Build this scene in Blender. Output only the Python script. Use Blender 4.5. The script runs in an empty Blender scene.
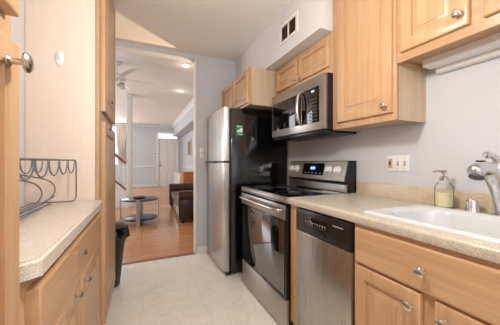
import bpy, bmesh, math, random
from mathutils import Vector, Matrix
random.seed(4)
SC = bpy.context.scene
COL = SC.collection

# ------------------------------------------------------------------ camera, world, lights, exposure
cam_d = bpy.data.cameras.new('camera'); cam = bpy.data.objects.new('camera', cam_d); COL.objects.link(cam)
cam_d.sensor_width = 36; cam_d.sensor_fit = 'HORIZONTAL'; cam_d.lens = 246 / 500 * 36
cam_d.clip_start = 0.02; cam_d.shift_y = -0.001
cam.location = (0, 0, 1.15); cam.rotation_euler = (math.pi / 2, 0, -math.radians(23.605))
SC.camera = cam
SC.view_settings.view_transform = 'Standard'; SC.view_settings.look = 'None'
SC.view_settings.gamma = 1; SC.view_settings.use_curve_mapping = False
SC.view_settings.exposure = -0.06

W = bpy.data.worlds.new('world'); SC.world = W; W.use_nodes = True
bg = W.node_tree.nodes['Background']; bg.inputs[0].default_value = (0.80, 0.89, 1.0, 1); bg.inputs[1].default_value = 1.6


def area(name, loc, rot, sx, sy, power, col, spread=180):
    d = bpy.data.lights.new(name, 'AREA'); d.shape = 'RECTANGLE'; d.size = sx; d.size_y = sy
    d.energy = power; d.color = col; d.spread = math.radians(spread)
    o = bpy.data.objects.new(name, d); COL.objects.link(o); o.location = loc; o.rotation_euler = rot
    return o


def point(name, loc, power, col, r=0.05):
    d = bpy.data.lights.new(name, 'POINT'); d.energy = power; d.color = col; d.shadow_soft_size = r
    o = bpy.data.objects.new(name, d); COL.objects.link(o); o.location = loc
    return o


PI = math.pi
point('kitchen_fill_light', (0.35, 0.72, 1.82), 33, (1.0, 0.97, 0.93), 0.07)  # added fill with no fixture, lifts the ceiling and floor
point('kitchen_second_fill_light', (0.35, -0.60, 1.90), 22, (1.0, 0.97, 0.93), 0.14)  # second added fill, unseen behind the camera
area('kitchen_window_daylight', (0.25, -1.33, 1.55), (PI / 2, 0, PI), 1.3, 1.1, 34, (0.95, 0.97, 1.0))   # aims +Y
area('living_window_daylight', (-3.85, 7.2, 1.6), (0, -PI / 2, 0), 1.8, 5.5, 200, (0.90, 0.95, 1.0))      # aims +X
area('living_far_window_daylight', (-1.35, 12.0, 2.0), (-PI / 2, 0, 0), 0.8, 1.6, 40, (0.95, 0.97, 1.0))  # aims -Y
# added unseen spot behind the far wall, throws a warm wedge on the ceiling
rl = bpy.data.lights.new('living_wedge_spot', 'SPOT'); rl.energy = 150; rl.color = (1.0, 0.74, 0.46); rl.spot_size = math.radians(60); rl.spot_blend = 0.4; rl.shadow_soft_size = 0.03
ro = bpy.data.objects.new('living_wedge_spot', rl); COL.objects.link(ro); ro.location = (1.435, 3.94, 1.75)
ro.rotation_euler = (Vector((-0.25, 2.45, 2.5)) - Vector(ro.location)).to_track_quat('-Z', 'Y').to_euler()
for lp in ((0.70, 4.40), (0.845, 6.06)):
    point('recessed_bulb', (lp[0], lp[1], 2.74), 0.9, (1.0, 0.82, 0.62), 0.04)


# ------------------------------------------------------------------ materials
def lin(c):
    return tuple(((v / 255) / 12.92 if v / 255 <= 0.04045 else ((v / 255 + 0.055) / 1.055) ** 2.4) for v in c) + (1,)


class NT:
    def __init__(s, name):
        s.m = bpy.data.materials.new(name); s.m.use_nodes = True; s.t = s.m.node_tree; s.n = s.t.nodes
        s.b = s.n['Principled BSDF']

    def new(s, kind, **kw):
        x = s.n.new(kind)
        for k, v in kw.items():
            setattr(x, k, v)
        return x

    def link(s, a, b):
        s.t.links.new(a, b)

    def coords(s, scale=(1, 1, 1), rand=True, world=False):
        mp = s.new('ShaderNodeMapping'); mp.inputs['Scale'].default_value = scale
        if world:
            g = s.new('ShaderNodeNewGeometry'); src = g.outputs['Position']
        else:
            src = s.new('ShaderNodeTexCoord').outputs['Object']
        if rand:
            oi = s.new('ShaderNodeObjectInfo'); ml = s.new('ShaderNodeVectorMath', operation='SCALE')
            cb = s.new('ShaderNodeCombineXYZ')
            for i in range(3):
                s.link(oi.outputs['Random'], cb.inputs[i])
            s.link(cb.outputs[0], ml.inputs[0]); ml.inputs['Scale'].default_value = 13.0
            ad = s.new('ShaderNodeVectorMath', operation='ADD')
            s.link(src, ad.inputs[0]); s.link(ml.outputs[0], ad.inputs[1]); src = ad.outputs[0]
        s.link(src, mp.inputs['Vector'])
        return mp.outputs[0]

    def ramp(s, fac, stops):
        r = s.new('ShaderNodeValToRGB'); e = r.color_ramp.elements
        while len(e) < len(stops):
            e.new(0.5)
        for i, (p, c) in enumerate(stops):
            e[i].position = p; e[i].color = c if len(c) == 4 else tuple(c) + (1,)
        s.link(fac, r.inputs[0]); return r.outputs[0]

    def mix(s, fac, a, b, blend='MIX'):
        x = s.new('ShaderNodeMix', data_type='RGBA', blend_type=blend)
        for sock, v in ((x.inputs[0], fac), (x.inputs[6], a), (x.inputs[7], b)):
            if hasattr(v, 'links'):
                s.link(v, sock)
            else:
                sock.default_value = v
        return x.outputs[2]

    def noise(s, vec, scale, detail=4, rough=0.5):
        x = s.new('ShaderNodeTexNoise'); x.inputs['Scale'].default_value = scale
        x.inputs['Detail'].default_value = detail; x.inputs['Roughness'].default_value = rough
        s.link(vec, x.inputs['Vector']); return x.outputs['Fac']

    def bump(s, h, strength=0.1, dist=0.01):
        x = s.new('ShaderNodeBump'); x.inputs['Strength'].default_value = strength; x.inputs['Distance'].default_value = dist
        s.link(h, x.inputs['Height']); s.link(x.outputs[0], s.b.inputs['Normal'])


def plain(name, rgb, rough=0.5, metal=0.0, spec=0.5, var=0.03, scale=6.0, coat=0.0):
    t = NT(name); c = lin(rgb)
    nz = t.noise(t.coords(), scale, 3)
    lo = tuple(max(0, v * (1 - var)) for v in c[:3]) + (1,); hi = tuple(min(1, v * (1 + var)) for v in c[:3]) + (1,)
    t.link(t.ramp(nz, [(0.3, lo), (0.7, hi)]), t.b.inputs['Base Color'])
    t.b.inputs['Roughness'].default_value = rough; t.b.inputs['Metallic'].default_value = metal
    t.b.inputs['Specular IOR Level'].default_value = spec; t.b.inputs['Coat Weight'].default_value = coat
    return t.m


def emit(name, rgb, strength):
    t = NT(name); t.b.inputs['Base Color'].default_value = (0, 0, 0, 1)
    t.b.inputs['Emission Color'].default_value = lin(rgb); t.b.inputs['Emission Strength'].default_value = strength
    return t.m


def maple(name, stretch, dark=1.0):
    """clear-coated maple, grain along the axis whose stretch is small"""
    t = NT(name)
    v = t.coords(stretch)
    n1 = t.noise(v, 1.0, 6, 0.62)
    c1 = t.ramp(n1, [(0.25, lin((186, 146, 107))), (0.5, lin((198, 159, 120))), (0.8, lin((207, 170, 131)))])
    v2 = t.coords(tuple(s * 2.6 for s in stretch))
    n2 = t.noise(v2, 2.2, 3, 0.7)
    c2 = t.mix(0.16, c1, t.ramp(n2, [(0.3, (0.45, 0.30, 0.18, 1)), (0.6, (1, 1, 1, 1))]), 'MULTIPLY')
    vo = t.coords((3.2, 3.2, 1.9))
    vr = t.new('ShaderNodeTexVoronoi'); vr.inputs['Scale'].default_value = 1.6; t.link(vo, vr.inputs['Vector'])
    kn = t.ramp(vr.outputs['Distance'], [(0.012, (0.30, 0.15, 0.07, 1)), (0.035, (1, 1, 1, 1))])
    c3 = t.mix(0.5, c2, kn, 'MULTIPLY')
    t.link(c3, t.b.inputs['Base Color'])
    t.b.inputs['Roughness'].default_value = 0.34; t.b.inputs['Specular IOR Level'].default_value = 0.45
    return t.m


M = {}
M['wood_v'] = maple('maple_vertical_grain', (26, 26, 1.1))
M['wood_h'] = maple('maple_horizontal_grain', (26, 1.1, 26))
M['wood_x'] = maple('maple_cross_grain', (1.3, 16, 16))


def laminate(name, a, b):
    t = NT(name)
    nz = t.noise(t.coords((60, 60, 1.2)), 1.0, 4, 0.6)
    t.link(t.ramp(nz, [(0.3, lin(a)), (0.7, lin(b))]), t.b.inputs['Base Color'])
    t.b.inputs['Roughness'].default_value = 0.45
    return t.m


M['laminate'] = laminate('beige_laminate', (228, 211, 197), (232, 216, 203))
M['laminate_tan'] = laminate('tan_laminate', (192, 168, 140), (208, 184, 156))


def wallpaint(name, rgb, var=0.02):
    t = NT(name); c = lin(rgb)
    nz = t.noise(t.coords(world=True, rand=False), 1.6, 3)
    t.link(t.ramp(nz, [(0.3, tuple(v * (1 - var) for v in c[:3]) + (1,)), (0.7, tuple(min(1, v * (1 + var)) for v in c[:3]) + (1,))]), t.b.inputs['Base Color'])
    t.b.inputs['Roughness'].default_value = 0.75; t.b.inputs['Specular IOR Level'].default_value = 0.25
    t.bump(t.noise(t.coords(world=True, rand=False), 190, 2), 0.06, 0.002)
    return t.m


M['wall'] = wallpaint('pale_grey_wall_paint', (204, 206, 211))
M['wall_blue'] = wallpaint('pale_blue_grey_wall_paint', (200, 205, 208))
M['ceiling'] = wallpaint('ceiling_paint', (242, 237, 231))
M['white'] = plain('white_trim_paint', (226, 224, 220), 0.5)
M['soffit'] = wallpaint('white_soffit_paint', (216, 214, 214))


def counter(name, base, dark, light):
    t = NT(name)
    v = t.coords(world=True, rand=False)
    n = t.noise(v, 16, 4, 0.6)
    c = t.ramp(n, [(0.35, lin(tuple(x * 0.95 for x in base))), (0.65, lin(base))])
    vo = t.new('ShaderNodeTexVoronoi'); vo.inputs['Scale'].default_value = 260; t.link(v, vo.inputs['Vector'])
    sp = t.ramp(vo.outputs['Distance'], [(0.28, (1, 1, 1, 1)), (0.42, (0, 0, 0, 1))])
    sel = t.ramp(vo.outputs['Color'], [(0.52, (0, 0, 0, 1)), (0.56, (1, 1, 1, 1))])
    mk = t.mix(1.0, sp, sel, 'MULTIPLY')
    c2 = t.mix(mk, c, lin(dark))
    vo2 = t.new('ShaderNodeTexVoronoi'); vo2.inputs['Scale'].default_value = 190; t.link(v, vo2.inputs['Vector'])
    sp2 = t.ramp(vo2.outputs['Distance'], [(0.25, (1, 1, 1, 1)), (0.36, (0, 0, 0, 1))])
    sel2 = t.ramp(vo2.outputs['Color'], [(0.5, (1, 1, 1, 1)), (0.55, (0, 0, 0, 1))])
    c3 = t.mix(t.mix(1.0, sp2, sel2, 'MULTIPLY'), c2, lin(light))
    t.link(c3, t.b.inputs['Base Color']); t.b.inputs['Roughness'].default_value = 0.32
    return t.m


M['counter'] = counter('speckled_laminate_worktop', (195, 186, 170), (152, 132, 108), (216, 210, 198))
M['counter_left'] = counter('pale_stone_worktop', (220, 208, 195), (182, 164, 146), (236, 229, 220))
M['splash'] = counter('speckled_upstand', (208, 193, 168), (172, 144, 112), (226, 215, 196))


def vinyl():
    t = NT('cream_vinyl_floor')
    v = t.coords(world=True, rand=False)
    wn = t.new('ShaderNodeTexNoise'); wn.inputs['Scale'].default_value = 3.0; wn.inputs['Detail'].default_value = 3
    t.link(v, wn.inputs['Vector'])
    wv = t.mix(0.10, v, wn.outputs['Color'])
    vo = t.new('ShaderNodeTexVoronoi', feature='DISTANCE_TO_EDGE'); vo.inputs['Scale'].default_value = 7.5; t.link(wv, vo.inputs['Vector'])
    cr = t.ramp(vo.outputs['Distance'], [(0.0, (0, 0, 0, 1)), (0.024, (1, 1, 1, 1))])
    n = t.noise(v, 5.0, 5, 0.6)
    c = t.ramp(n, [(0.3, lin((238, 233, 220))), (0.7, lin((246, 243, 234)))])
    c = t.mix(cr, lin((227, 220, 205)), c)
    br = t.new('ShaderNodeTexBrick'); br.offset = 0.0; br.inputs['Scale'].default_value = 1.0
    br.inputs['Mortar Size'].default_value = 0.004; br.inputs['Brick Width'].default_value = 0.46; br.inputs['Row Height'].default_value = 0.46
    br.inputs['Color1'].default_value = (1, 1, 1, 1); br.inputs['Color2'].default_value = (1, 1, 1, 1); br.inputs['Mortar'].default_value = (0.72, 0.68, 0.60, 1)
    t.link(v, br.inputs['Vector'])
    c = t.mix(0.3, c, br.outputs['Color'], 'MULTIPLY')
    t.link(c, t.b.inputs['Base Color']); t.b.inputs['Roughness'].default_value = 0.24; t.b.inputs['Specular IOR Level'].default_value = 0.5
    t.bump(cr, 0.12, 0.003)
    return t.m


M['vinyl'] = vinyl()


def hardwood():
    t = NT('honey_hardwood_floor')
    v = t.coords(world=True, rand=False)
    br = t.new('ShaderNodeTexBrick'); br.offset = 0.37; br.inputs['Scale'].default_value = 1.0
    br.inputs['Mortar Size'].default_value = 0.0012; br.inputs['Brick Width'].default_value = 1.1; br.inputs['Row Height'].default_value = 0.085
    br.inputs['Color1'].default_value = lin((200, 138, 90)); br.inputs['Color2'].default_value = lin((218, 164, 116)); br.inputs['Mortar'].default_value = lin((120, 80, 52))
    t.link(v, br.inputs['Vector'])
    g = t.noise(t.coords((1.5, 30, 1), world=True, rand=False), 1.4, 5, 0.65)
    c = t.mix(0.45, br.outputs['Color'], t.ramp(g, [(0.3, (0.6, 0.5, 0.42, 1)), (0.7, (1, 1, 1, 1))]), 'MULTIPLY')
    t.link(c, t.b.inputs['Base Color']); t.b.inputs['Roughness'].default_value = 0.2
    return t.m


M['hardwood'] = hardwood()


def steel(name, rgb, stretch, rough=0.3):
    t = NT(name); c = lin(rgb)
    n = t.noise(t.coords(stretch), 1.0, 3, 0.6)
    t.link(t.ramp(n, [(0.3, tuple(v * 0.9 for v in c[:3]) + (1,)), (0.7, tuple(v for v in c[:3]) + (1,))]), t.b.inputs['Base Color'])
    t.b.inputs['Metallic'].default_value = 0.95
    mr = t.new('ShaderNodeMapRange'); mr.inputs['To Min'].default_value = rough - 0.05; mr.inputs['To Max'].default_value = rough + 0.07
    t.link(n, mr.inputs[0]); t.link(mr.outputs[0], t.b.inputs['Roughness'])
    t.b.inputs['Anisotropic'].default_value = 0.4
    return t.m


M['steel'] = steel('brushed_stainless_steel', (184, 178, 171), (260, 4, 260), 0.32)
M['steel_v'] = steel('brushed_stainless_upright', (182, 177, 172), (260, 260, 4), 0.27)
M['steel_side'] = plain('grey_painted_door_side', (128, 126, 126), 0.4, 0.4)
M['chrome'] = plain('polished_chrome', (214, 214, 216), 0.07, 1.0, var=0.01)
M['nickel'] = plain('satin_nickel', (200, 194, 186), 0.2, 1.0, var=0.01)
M['wire'] = plain('grey_coated_wire', (128, 130, 136), 0.35, 0.6)
M['black_gloss'] = plain('black_glossy_enamel', (14, 14, 15), 0.12, 0, 0.6)
M['black_glass'] = plain('black_glass', (7, 7, 8), 0.035, 0, 0.65)
M['oven_glass'] = plain('smoked_oven_glass', (10, 9, 9), 0.03, 0, 1.0)
M['black'] = plain('black_plastic', (22, 21, 22), 0.42)
M['black_satin'] = plain('black_satin_plastic', (26, 22, 22), 0.28)
M['dark_grey'] = plain('dark_grey_plastic', (66, 66, 68), 0.4)
M['grey_mark'] = plain('light_grey_print', (170, 170, 172), 0.5)
M['white_mark'] = plain('white_print', (232, 234, 232), 0.5)
M['porcelain'] = plain('white_enamel', (206, 209, 211), 0.14, coat=0.4, var=0.01)
M['plastic_white'] = plain('white_plastic', (232, 231, 228), 0.35)
M['ivory'] = plain('ivory_plastic', (222, 212, 196), 0.4)
M['tan_switch'] = plain('tan_plastic', (198, 168, 140), 0.4)
M['leather'] = plain('dark_brown_leather', (58, 30, 22), 0.2, var=0.25, scale=9)
M['slate'] = plain('grey_stone_tabletop', (52, 56, 62), 0.3, var=0.18, scale=14)
M['silver'] = plain('silver_metal', (190, 190, 190), 0.32, 0.7)
M['green'] = plain('green_print', (18, 122, 62), 0.45)
M['stairwood'] = plain('brown_handrail', (134, 92, 64), 0.35, var=0.1)
M['tread'] = plain('stair_tread_wood', (156, 104, 66), 0.35, var=0.1)
M['basket'] = plain('tan_wood_box', (190, 122, 72), 0.5, var=0.1, scale=30)
M['cream'] = plain('cream_furniture_paint', (214, 204, 188), 0.5)
M['curtain'] = plain('cream_curtain_fabric', (222, 214, 200), 0.85)
M['brass'] = plain('dark_bronze', (92, 70, 48), 0.35, 0.8)
M['bag'] = plain('black_bin_bag', (12, 12, 13), 0.3, scale=60, var=0.4)
M['display'] = emit('blue_display', (60, 110, 255), 1.6)
M['display_white'] = emit('pale_display_digits', (190, 220, 255), 2.2)
M['bulb'] = emit('lamp_glow', (255, 236, 206), 9)
M['shade_glass'] = plain('frosted_shade', (230, 224, 212), 0.4)
M['picture'] = plain('grey_brown_print', (128, 120, 112), 0.6, var=0.3, scale=5)
M['window_sky'] = emit('daylit_sky', (226, 238, 255), 2.0)


def thin_glass(name):
    t = NT(name); g = t.new('ShaderNodeBsdfGlossy'); g.inputs['Roughness'].default_value = 0.03
    tr = t.new('ShaderNodeBsdfTransparent'); tr.inputs['Color'].default_value = (0.985, 0.985, 0.98, 1)
    lw = t.new('ShaderNodeLayerWeight'); lw.inputs['Blend'].default_value = 0.07
    mx = t.new('ShaderNodeMixShader'); t.link(lw.outputs['Fresnel'], mx.inputs[0]); t.link(tr.outputs[0], mx.inputs[1]); t.link(g.outputs[0], mx.inputs[2])
    t.link(mx.outputs[0], t.n['Material Output'].inputs['Surface'])
    return t.m


M['glass'] = thin_glass('clear_glass')
M['soap'] = plain('pale_yellow_liquid_soap', (226, 219, 178), 0.3, var=0.02)

M['oven_glass'].node_tree.nodes['Principled BSDF'].inputs['IOR'].default_value = 2.0
# ------------------------------------------------------------------ mesh helpers
ORG = {}


def cpos(o):
    return ORG.get(o.name, Vector((0, 0, 0)))


def props(o, label=None, cat=None, group=None, kind=None):
    if label: o['label'] = label
    if cat: o['category'] = cat
    if group: o['group'] = group
    if kind: o['kind'] = kind
    return o


def thing(name, label, cat, loc=(0, 0, 0), group=None):
    o = bpy.data.objects.new(name, None); COL.objects.link(o); o.location = loc; o.empty_display_size = 0.05
    ORG[o.name] = Vector(loc)
    return props(o, label, cat, group)


def obj(name, bm, mats, parent=None, loc=None, angle=40, label=None):
    """link a bmesh given in world coordinates as one mesh object"""
    org = cpos(parent) if parent else Vector(loc or (0, 0, 0))
    for v in bm.verts:
        v.co -= org
    bmesh.ops.recalc_face_normals(bm, faces=bm.faces)
    me = bpy.data.meshes.new(name); bm.to_mesh(me); bm.free()
    for m in (mats if isinstance(mats, (list, tuple)) else [mats]):
        me.materials.append(M[m] if isinstance(m, str) else m)
    for p in me.polygons:
        p.use_smooth = True
    me.set_sharp_from_angle(angle=math.radians(angle))
    o = bpy.data.objects.new(name, me); COL.objects.link(o)
    if parent:
        o.parent = parent
    else:
        o.location = org
    ORG[o.name] = org.copy()
    if label: o['label'] = label
    return o


def merge(bm, tmp, mat=0):
    for f in tmp.faces:
        f.material_index = mat
    me = bpy.data.meshes.new('tmp'); tmp.to_mesh(me); tmp.free(); bm.from_mesh(me); bpy.data.meshes.remove(me)


def box(bm, lo, hi, bev=0.0, mat=0, seg=2):
    lo, hi = [min(a, b) for a, b in zip(lo, hi)], [max(a, b) for a, b in zip(lo, hi)]
    t = bmesh.new(); bmesh.ops.create_cube(t, size=1)
    for v in t.verts:
        v.co = Vector([(lo[i] + hi[i]) / 2 + v.co[i] * (hi[i] - lo[i]) for i in range(3)])
    if bev > 0:
        bev = min(bev, 0.45 * min(hi[i] - lo[i] for i in range(3)))
        bmesh.ops.bevel(t, geom=list(t.edges), offset=bev, segments=seg, profile=0.5, affect='EDGES')
    merge(bm, t, mat)


def B(lo, hi, bev=0.0):
    bm = bmesh.new(); box(bm, lo, hi, bev); return bm


def basis(n):
    n = Vector(n).normalized(); a = Vector((0, 0, 1)) if abs(n.z) < 0.9 else Vector((1, 0, 0))
    u = a.cross(n).normalized(); v = n.cross(u); return u, v, n


def lathe(bm, P, n, prof, seg=20, mat=0, sx=1.0, sy=1.0):
    P = Vector(P); u, v, n = basis(n); t = bmesh.new(); rings = []
    for r, h in prof:
        if r < 1e-6:
            rings.append([t.verts.new(P + n * h)])
        else:
            rings.append([t.verts.new(P + n * h + u * math.cos(2 * PI * k / seg) * r * sx + v * math.sin(2 * PI * k / seg) * r * sy) for k in range(seg)])
    for a, b in zip(rings, rings[1:]):
        for k in range(seg):
            q = [a[k % len(a)], a[(k + 1) % len(a)], b[(k + 1) % len(b)], b[k % len(b)]]
            q2 = []
            for x in q:
                if x not in q2: q2.append(x)
            if len(q2) > 2:
                t.faces.new(q2)
    if len(rings[0]) > 1: t.faces.new(rings[0])
    if len(rings[-1]) > 1: t.faces.new(rings[-1])
    merge(bm, t, mat)


def tube(bm, pts, r, seg=8, closed=False, mat=0, smooth=0):
    P = [Vector(p) for p in pts]
    R = list(r) if isinstance(r, (list, tuple)) else [r] * len(P)
    if smooth:
        Q, RR = [], []
        n = len(P)
        rng = n if closed else n - 1
        for i in range(rng):
            p0 = P[(i - 1) % n] if (closed or i > 0) else P[i]
            p1, p2 = P[i], P[(i + 1) % n]
            p3 = P[(i + 2) % n] if (closed or i + 2 < n) else p2
            for k in range(smooth):
                s = k / smooth
                Q.append(0.5 * ((2 * p1) + (p2 - p0) * s + (2 * p0 - 5 * p1 + 4 * p2 - p3) * s * s + (3 * p1 - p0 - 3 * p2 + p3) * s ** 3))
                RR.append(R[i] * (1 - s) + R[(i + 1) % n] * s)
        if not closed:
            Q.append(P[-1]); RR.append(R[-1])
        P, R = Q, RR
    t = bmesh.new(); rings = []; n = len(P); up = None
    for i in range(n):
        a = P[(i - 1) % n] if (closed or i > 0) else P[i]; b = P[(i + 1) % n] if (closed or i < n - 1) else P[i]
        d = (b - a).normalized()
        if up is None:
            up = Vector((0, 0, 1)) if abs(d.z) < 0.9 else Vector((1, 0, 0))
        up = (up - d * up.dot(d)).normalized(); s = d.cross(up)
        rings.append([t.verts.new(P[i] + (up * math.cos(2 * PI * k / seg) + s * math.sin(2 * PI * k / seg)) * R[i]) for k in range(seg)])
    for i in range(n if closed else n - 1):
        a, b = rings[i], rings[(i + 1) % n]
        for k in range(seg):
            t.faces.new((a[k], a[(k + 1) % seg], b[(k + 1) % seg], b[k]))
    if not closed:
        t.faces.new(rings[0]); t.faces.new(rings[-1])
    merge(bm, t, mat)


def prism(bm, poly, axis, a, b, mat=0):
    """poly of 2-D points in the two other axes, extruded along axis (0 x, 1 y, 2 z)"""
    t = bmesh.new()
    def mk(p, c):
        q = list(p); q.insert(axis, c); return Vector(q)
    A = [t.verts.new(mk(p, a)) for p in poly]; Z = [t.verts.new(mk(p, b)) for p in poly]
    t.faces.new(A); t.faces.new(Z)
    for i in range(len(poly)):
        j = (i + 1) % len(poly); t.faces.new((A[i], A[j], Z[j], Z[i]))
    merge(bm, t, mat)


def door_mesh(O, u, v, n, w, h, t=0.02, fr=0.055, raised=True):
    """framed door with a raised panel; O lower corner at the back plane"""
    O, u, v, n = Vector(O), Vector(u), Vector(v), Vector(n)
    L = [(0, 0), (0, t - 0.005), (0.002, t - 0.002), (0.006, t)]
    if raised:
        L += [(fr - 0.008, t), (fr - 0.004, t - 0.003), (fr, t - 0.004), (fr + 0.001, t - 0.014), (fr + 0.010, t - 0.014),
              (fr + 0.030, t - 0.004), (fr + 0.031, t - 0.0015)]
    else:
        L += [(0.014, t)]
    bm = bmesh.new(); loops = []
    for ins, d in L:
        loops.append([bm.verts.new(O + u * a + v * b + n * d) for a, b in
                      ((ins, ins), (w - ins, ins), (w - ins, h - ins), (ins, h - ins))])
    for a, b in zip(loops, loops[1:]):
        for k in range(4):
            bm.faces.new((a[k], a[(k + 1) % 4], b[(k + 1) % 4], b[k]))
    bm.faces.new(loops[0]); bm.faces.new(loops[-1])
    return bm


KNOB = [(0.0, 0.0), (0.010, 0.0), (0.010, 0.002), (0.0055, 0.005), (0.005, 0.019), (0.012, 0.021), (0.0165, 0.023), (0.017, 0.026), (0.013, 0.030), (0.006, 0.032), (0, 0.0325)]


def knob(parent, P, n, s=1.0):
    bm = bmesh.new(); lathe(bm, P, n, [(r * s, h * s) for r, h in KNOB], 20)
    return obj('knob', bm, 'nickel', parent)


def rdoor(root, y0, y1, z0, z1, xf, side, kn=None, fr=0.055, name='door', raised=True, mat='wood_v', t=0.02, ks=1.0):
    """cabinet door on the right run (side=-1, facing -X) or the left run (side=+1); xf is the frame face"""
    d = obj(name, door_mesh((xf + side * 0.0005, y0, z0), (0, 1, 0), (0, 0, 1), (side, 0, 0), y1 - y0, z1 - z0, t, fr, raised), mat, root)
    if kn:
        knob(d, (xf + side * (t + 0.0005), kn[0], kn[1]), (side, 0, 0), ks)
    return d


def struct(name, bm, mat, **kw):
    o = obj(name, bm, mat, **kw); o['kind'] = 'structure'; return o


# ------------------------------------------------------------------ setting
CEIL, LCEIL, WX, FW = 2.50, 2.85, 1.505, 3.10
struct('floor', B((-0.70, -1.5, -0.06), (WX + 0.1, FW + 0.02, 0)), 'vinyl')
struct('floor_living_room', B((-4.0, FW + 0.021, -0.06), (1.95, 12.4, -0.002)), 'hardwood')
bm = bmesh.new(); box(bm, (-0.50, FW - 0.012, 0.0), (0.606, FW + 0.055, 0.007), 0.003)
struct('trim_1', bm, 'tread')
struct('ceiling', B((-0.70, -1.5, CEIL), (WX + 0.1, FW + 0.12, CEIL + 0.06)), 'ceiling')
struct('ceiling_living_room', B((-4.0, FW + 0.12, LCEIL), (1.95, 12.4, LCEIL + 0.06)), 'ceiling')
struct('wall_right', B((WX, -1.5, 0), (WX + 0.1, FW, CEIL)), 'wall')
struct('wall_left', B((-0.70, -1.5, 0), (-0.585, FW, CEIL)), 'soffit')
bm = bmesh.new()
box(bm, (0.625, FW, 0), (1.95, FW + 0.12, CEIL)); box(bm, (-0.585, FW, 2.44), (0.625, FW + 0.12, CEIL)); box(bm, (-4.0, FW, 0), (-0.50, FW + 0.12, CEIL))
box(bm, (-4.0, FW + 0.06, CEIL), (1.95, FW + 0.12, LCEIL))
struct('wall_far', bm, 'wall')
bm = bmesh.new()
box(bm, (-0.70, -1.6, 0), (WX + 0.1, -1.5, 1.0)); box(bm, (-0.70, -1.6, 2.1), (WX + 0.1, -1.5, CEIL))
box(bm, (-0.70, -1.6, 1.0), (-0.40, -1.5, 2.1)); box(bm, (0.90, -1.6, 1.0), (WX + 0.1, -1.5, 2.1))
struct('wall_behind', bm, 'wall')
bm = bmesh.new()
for lo, hi in (((-0.40, 1.0), (-0.35, 2.1)), ((0.85, 1.0), (0.90, 2.1)), ((-0.35, 1.0), (0.85, 1.05)), ((-0.35, 2.05), (0.85, 2.1)), ((0.23, 1.05), (0.27, 2.05)), ((-0.35, 1.53), (0.85, 1.57))):
    box(bm, (lo[0], -1.57, lo[1]), (hi[0], -1.53, hi[1]), 0.004)
w = struct('window_1', bm, 'white')
bm = bmesh.new(); box(bm, (-0.40, -1.505, 0.965), (0.90, -1.44, 0.998), 0.004)
struct('trim_2', bm, 'white')
struct('soffit', B((1.142, 1.384, 2.092), (WX, FW, CEIL)), 'soffit')
bm = bmesh.new(); box(bm, (0.627, FW - 0.014, 0), (1.50, FW, 0.085), 0.004)
struct('baseboard_far', bm, 'white')
bm = bmesh.new(); box(bm, (0.607, FW - 0.002, 0.0), (0.624, FW + 0.122, 2.439), 0.003)
struct('trim_3', bm, 'white')

# living room shell
struct('wall_living_left', B((-4.1, FW + 0.12, 0), (-4.0, 12.4, LCEIL)), 'wall_blue')
struct('wall_living_right', B((1.75, FW + 0.12, 0), (1.95, 12.2, LCEIL)), 'wall_blue')
bm = bmesh.new()
DX0, DX1 = 0.685, 1.50
box(bm, (-4, 12.2, 0), (-1.75, 12.4, LCEIL)); box(bm, (-0.95, 12.2, 0), (DX0 - 0.005, 12.4, LCEIL)); box(bm, (DX1 + 0.005, 12.2, 0), (1.95, 12.4, LCEIL))
box(bm, (-1.75, 12.2, 0), (-0.95, 12.4, 1.0)); box(bm, (-1.75, 12.2, 2.75), (-0.95, 12.4, LCEIL)); box(bm, (DX0 - 0.005, 12.2, 2.49), (DX1 + 0.005, 12.4, LCEIL))
struct('wall_living_far', bm, 'wall_blue')
struct('bulkhead_living', B((1.335, FW + 0.125, 2.36), (1.749, 12.19, LCEIL - 0.001)), 'wall_blue')
bm = bmesh.new()
prism(bm, [(1.334, LCEIL - 0.002), (1.334, LCEIL - 0.12), (1.32, LCEIL - 0.12), (1.30, LCEIL - 0.07), (1.25, LCEIL - 0.03), (1.22, LCEIL - 0.002)], 1, FW + 0.13, 12.05)
struct('trim_4', bm, 'white')
bm = bmesh.new(); box(bm, (-4, 12.10, LCEIL - 0.10), (1.33, 12.199, LCEIL - 0.002), 0.02)
struct('trim_5', bm, 'white')
bm = bmesh.new(); box(bm, (-0.85, 12.17, 0.90), (DX0 - 0.10, 12.199, 0.97), 0.008)
struct('trim_6', bm, 'white')
bm = bmesh.new(); box(bm, (1.725, FW + 0.2, 0.90), (1.749, 12.19, 0.97), 0.008)
struct('trim_7', bm, 'white')
bm = bmesh.new(); box(bm, (-4, 12.18, -0.001), (DX0 - 0.10, 12.199, 0.13), 0.008)
struct('baseboard_living_far', bm, 'white')
bm = bmesh.new(); box(bm, (1.73, FW + 0.2, -0.001), (1.749, 12.17, 0.13), 0.008)
struct('baseboard_living_right', bm, 'white')
# door casing + transom
bm = bmesh.new()
box(bm, (DX0 - 0.09, 12.165, -0.001), (DX0 - 0.004, 12.199, 2.55), 0.006); box(bm, (DX1 + 0.004, 12.165, -0.001), (DX1 + 0.09, 12.199, 2.55), 0.006)
box(bm, (DX0 - 0.09, 12.160, 2.48), (DX1 + 0.09, 12.199, 2.57), 0.006); box(bm, (DX0, 12.17, 2.20), (DX1, 12.30, 2.255), 0.005)
for k in range(1, 5):
    x = DX0 + (DX1 - DX0) * k / 5; box(bm, (x - 0.012, 12.21, 2.25), (x + 0.012, 12.25, 2.49))
struct('trim_8', bm, 'white')
bm = bmesh.new(); box(bm, (DX0, 12.26, 2.256), (DX1, 12.27, 2.488))
struct('window_2', bm, 'window_sky')
d = thing('front_door', 'white panelled front door with brass lock below the lit transom', 'door', (1.09, 12.23, 0)); d['kind'] = 'structure'; d.name = 'door_1'
ORG['door_1'] = Vector((1.09, 12.23, 0))
bm = bmesh.new(); box(bm, (DX0 + 0.004, 12.225, 0.0), (DX1 - 0.004, 12.27, 2.195))
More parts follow.
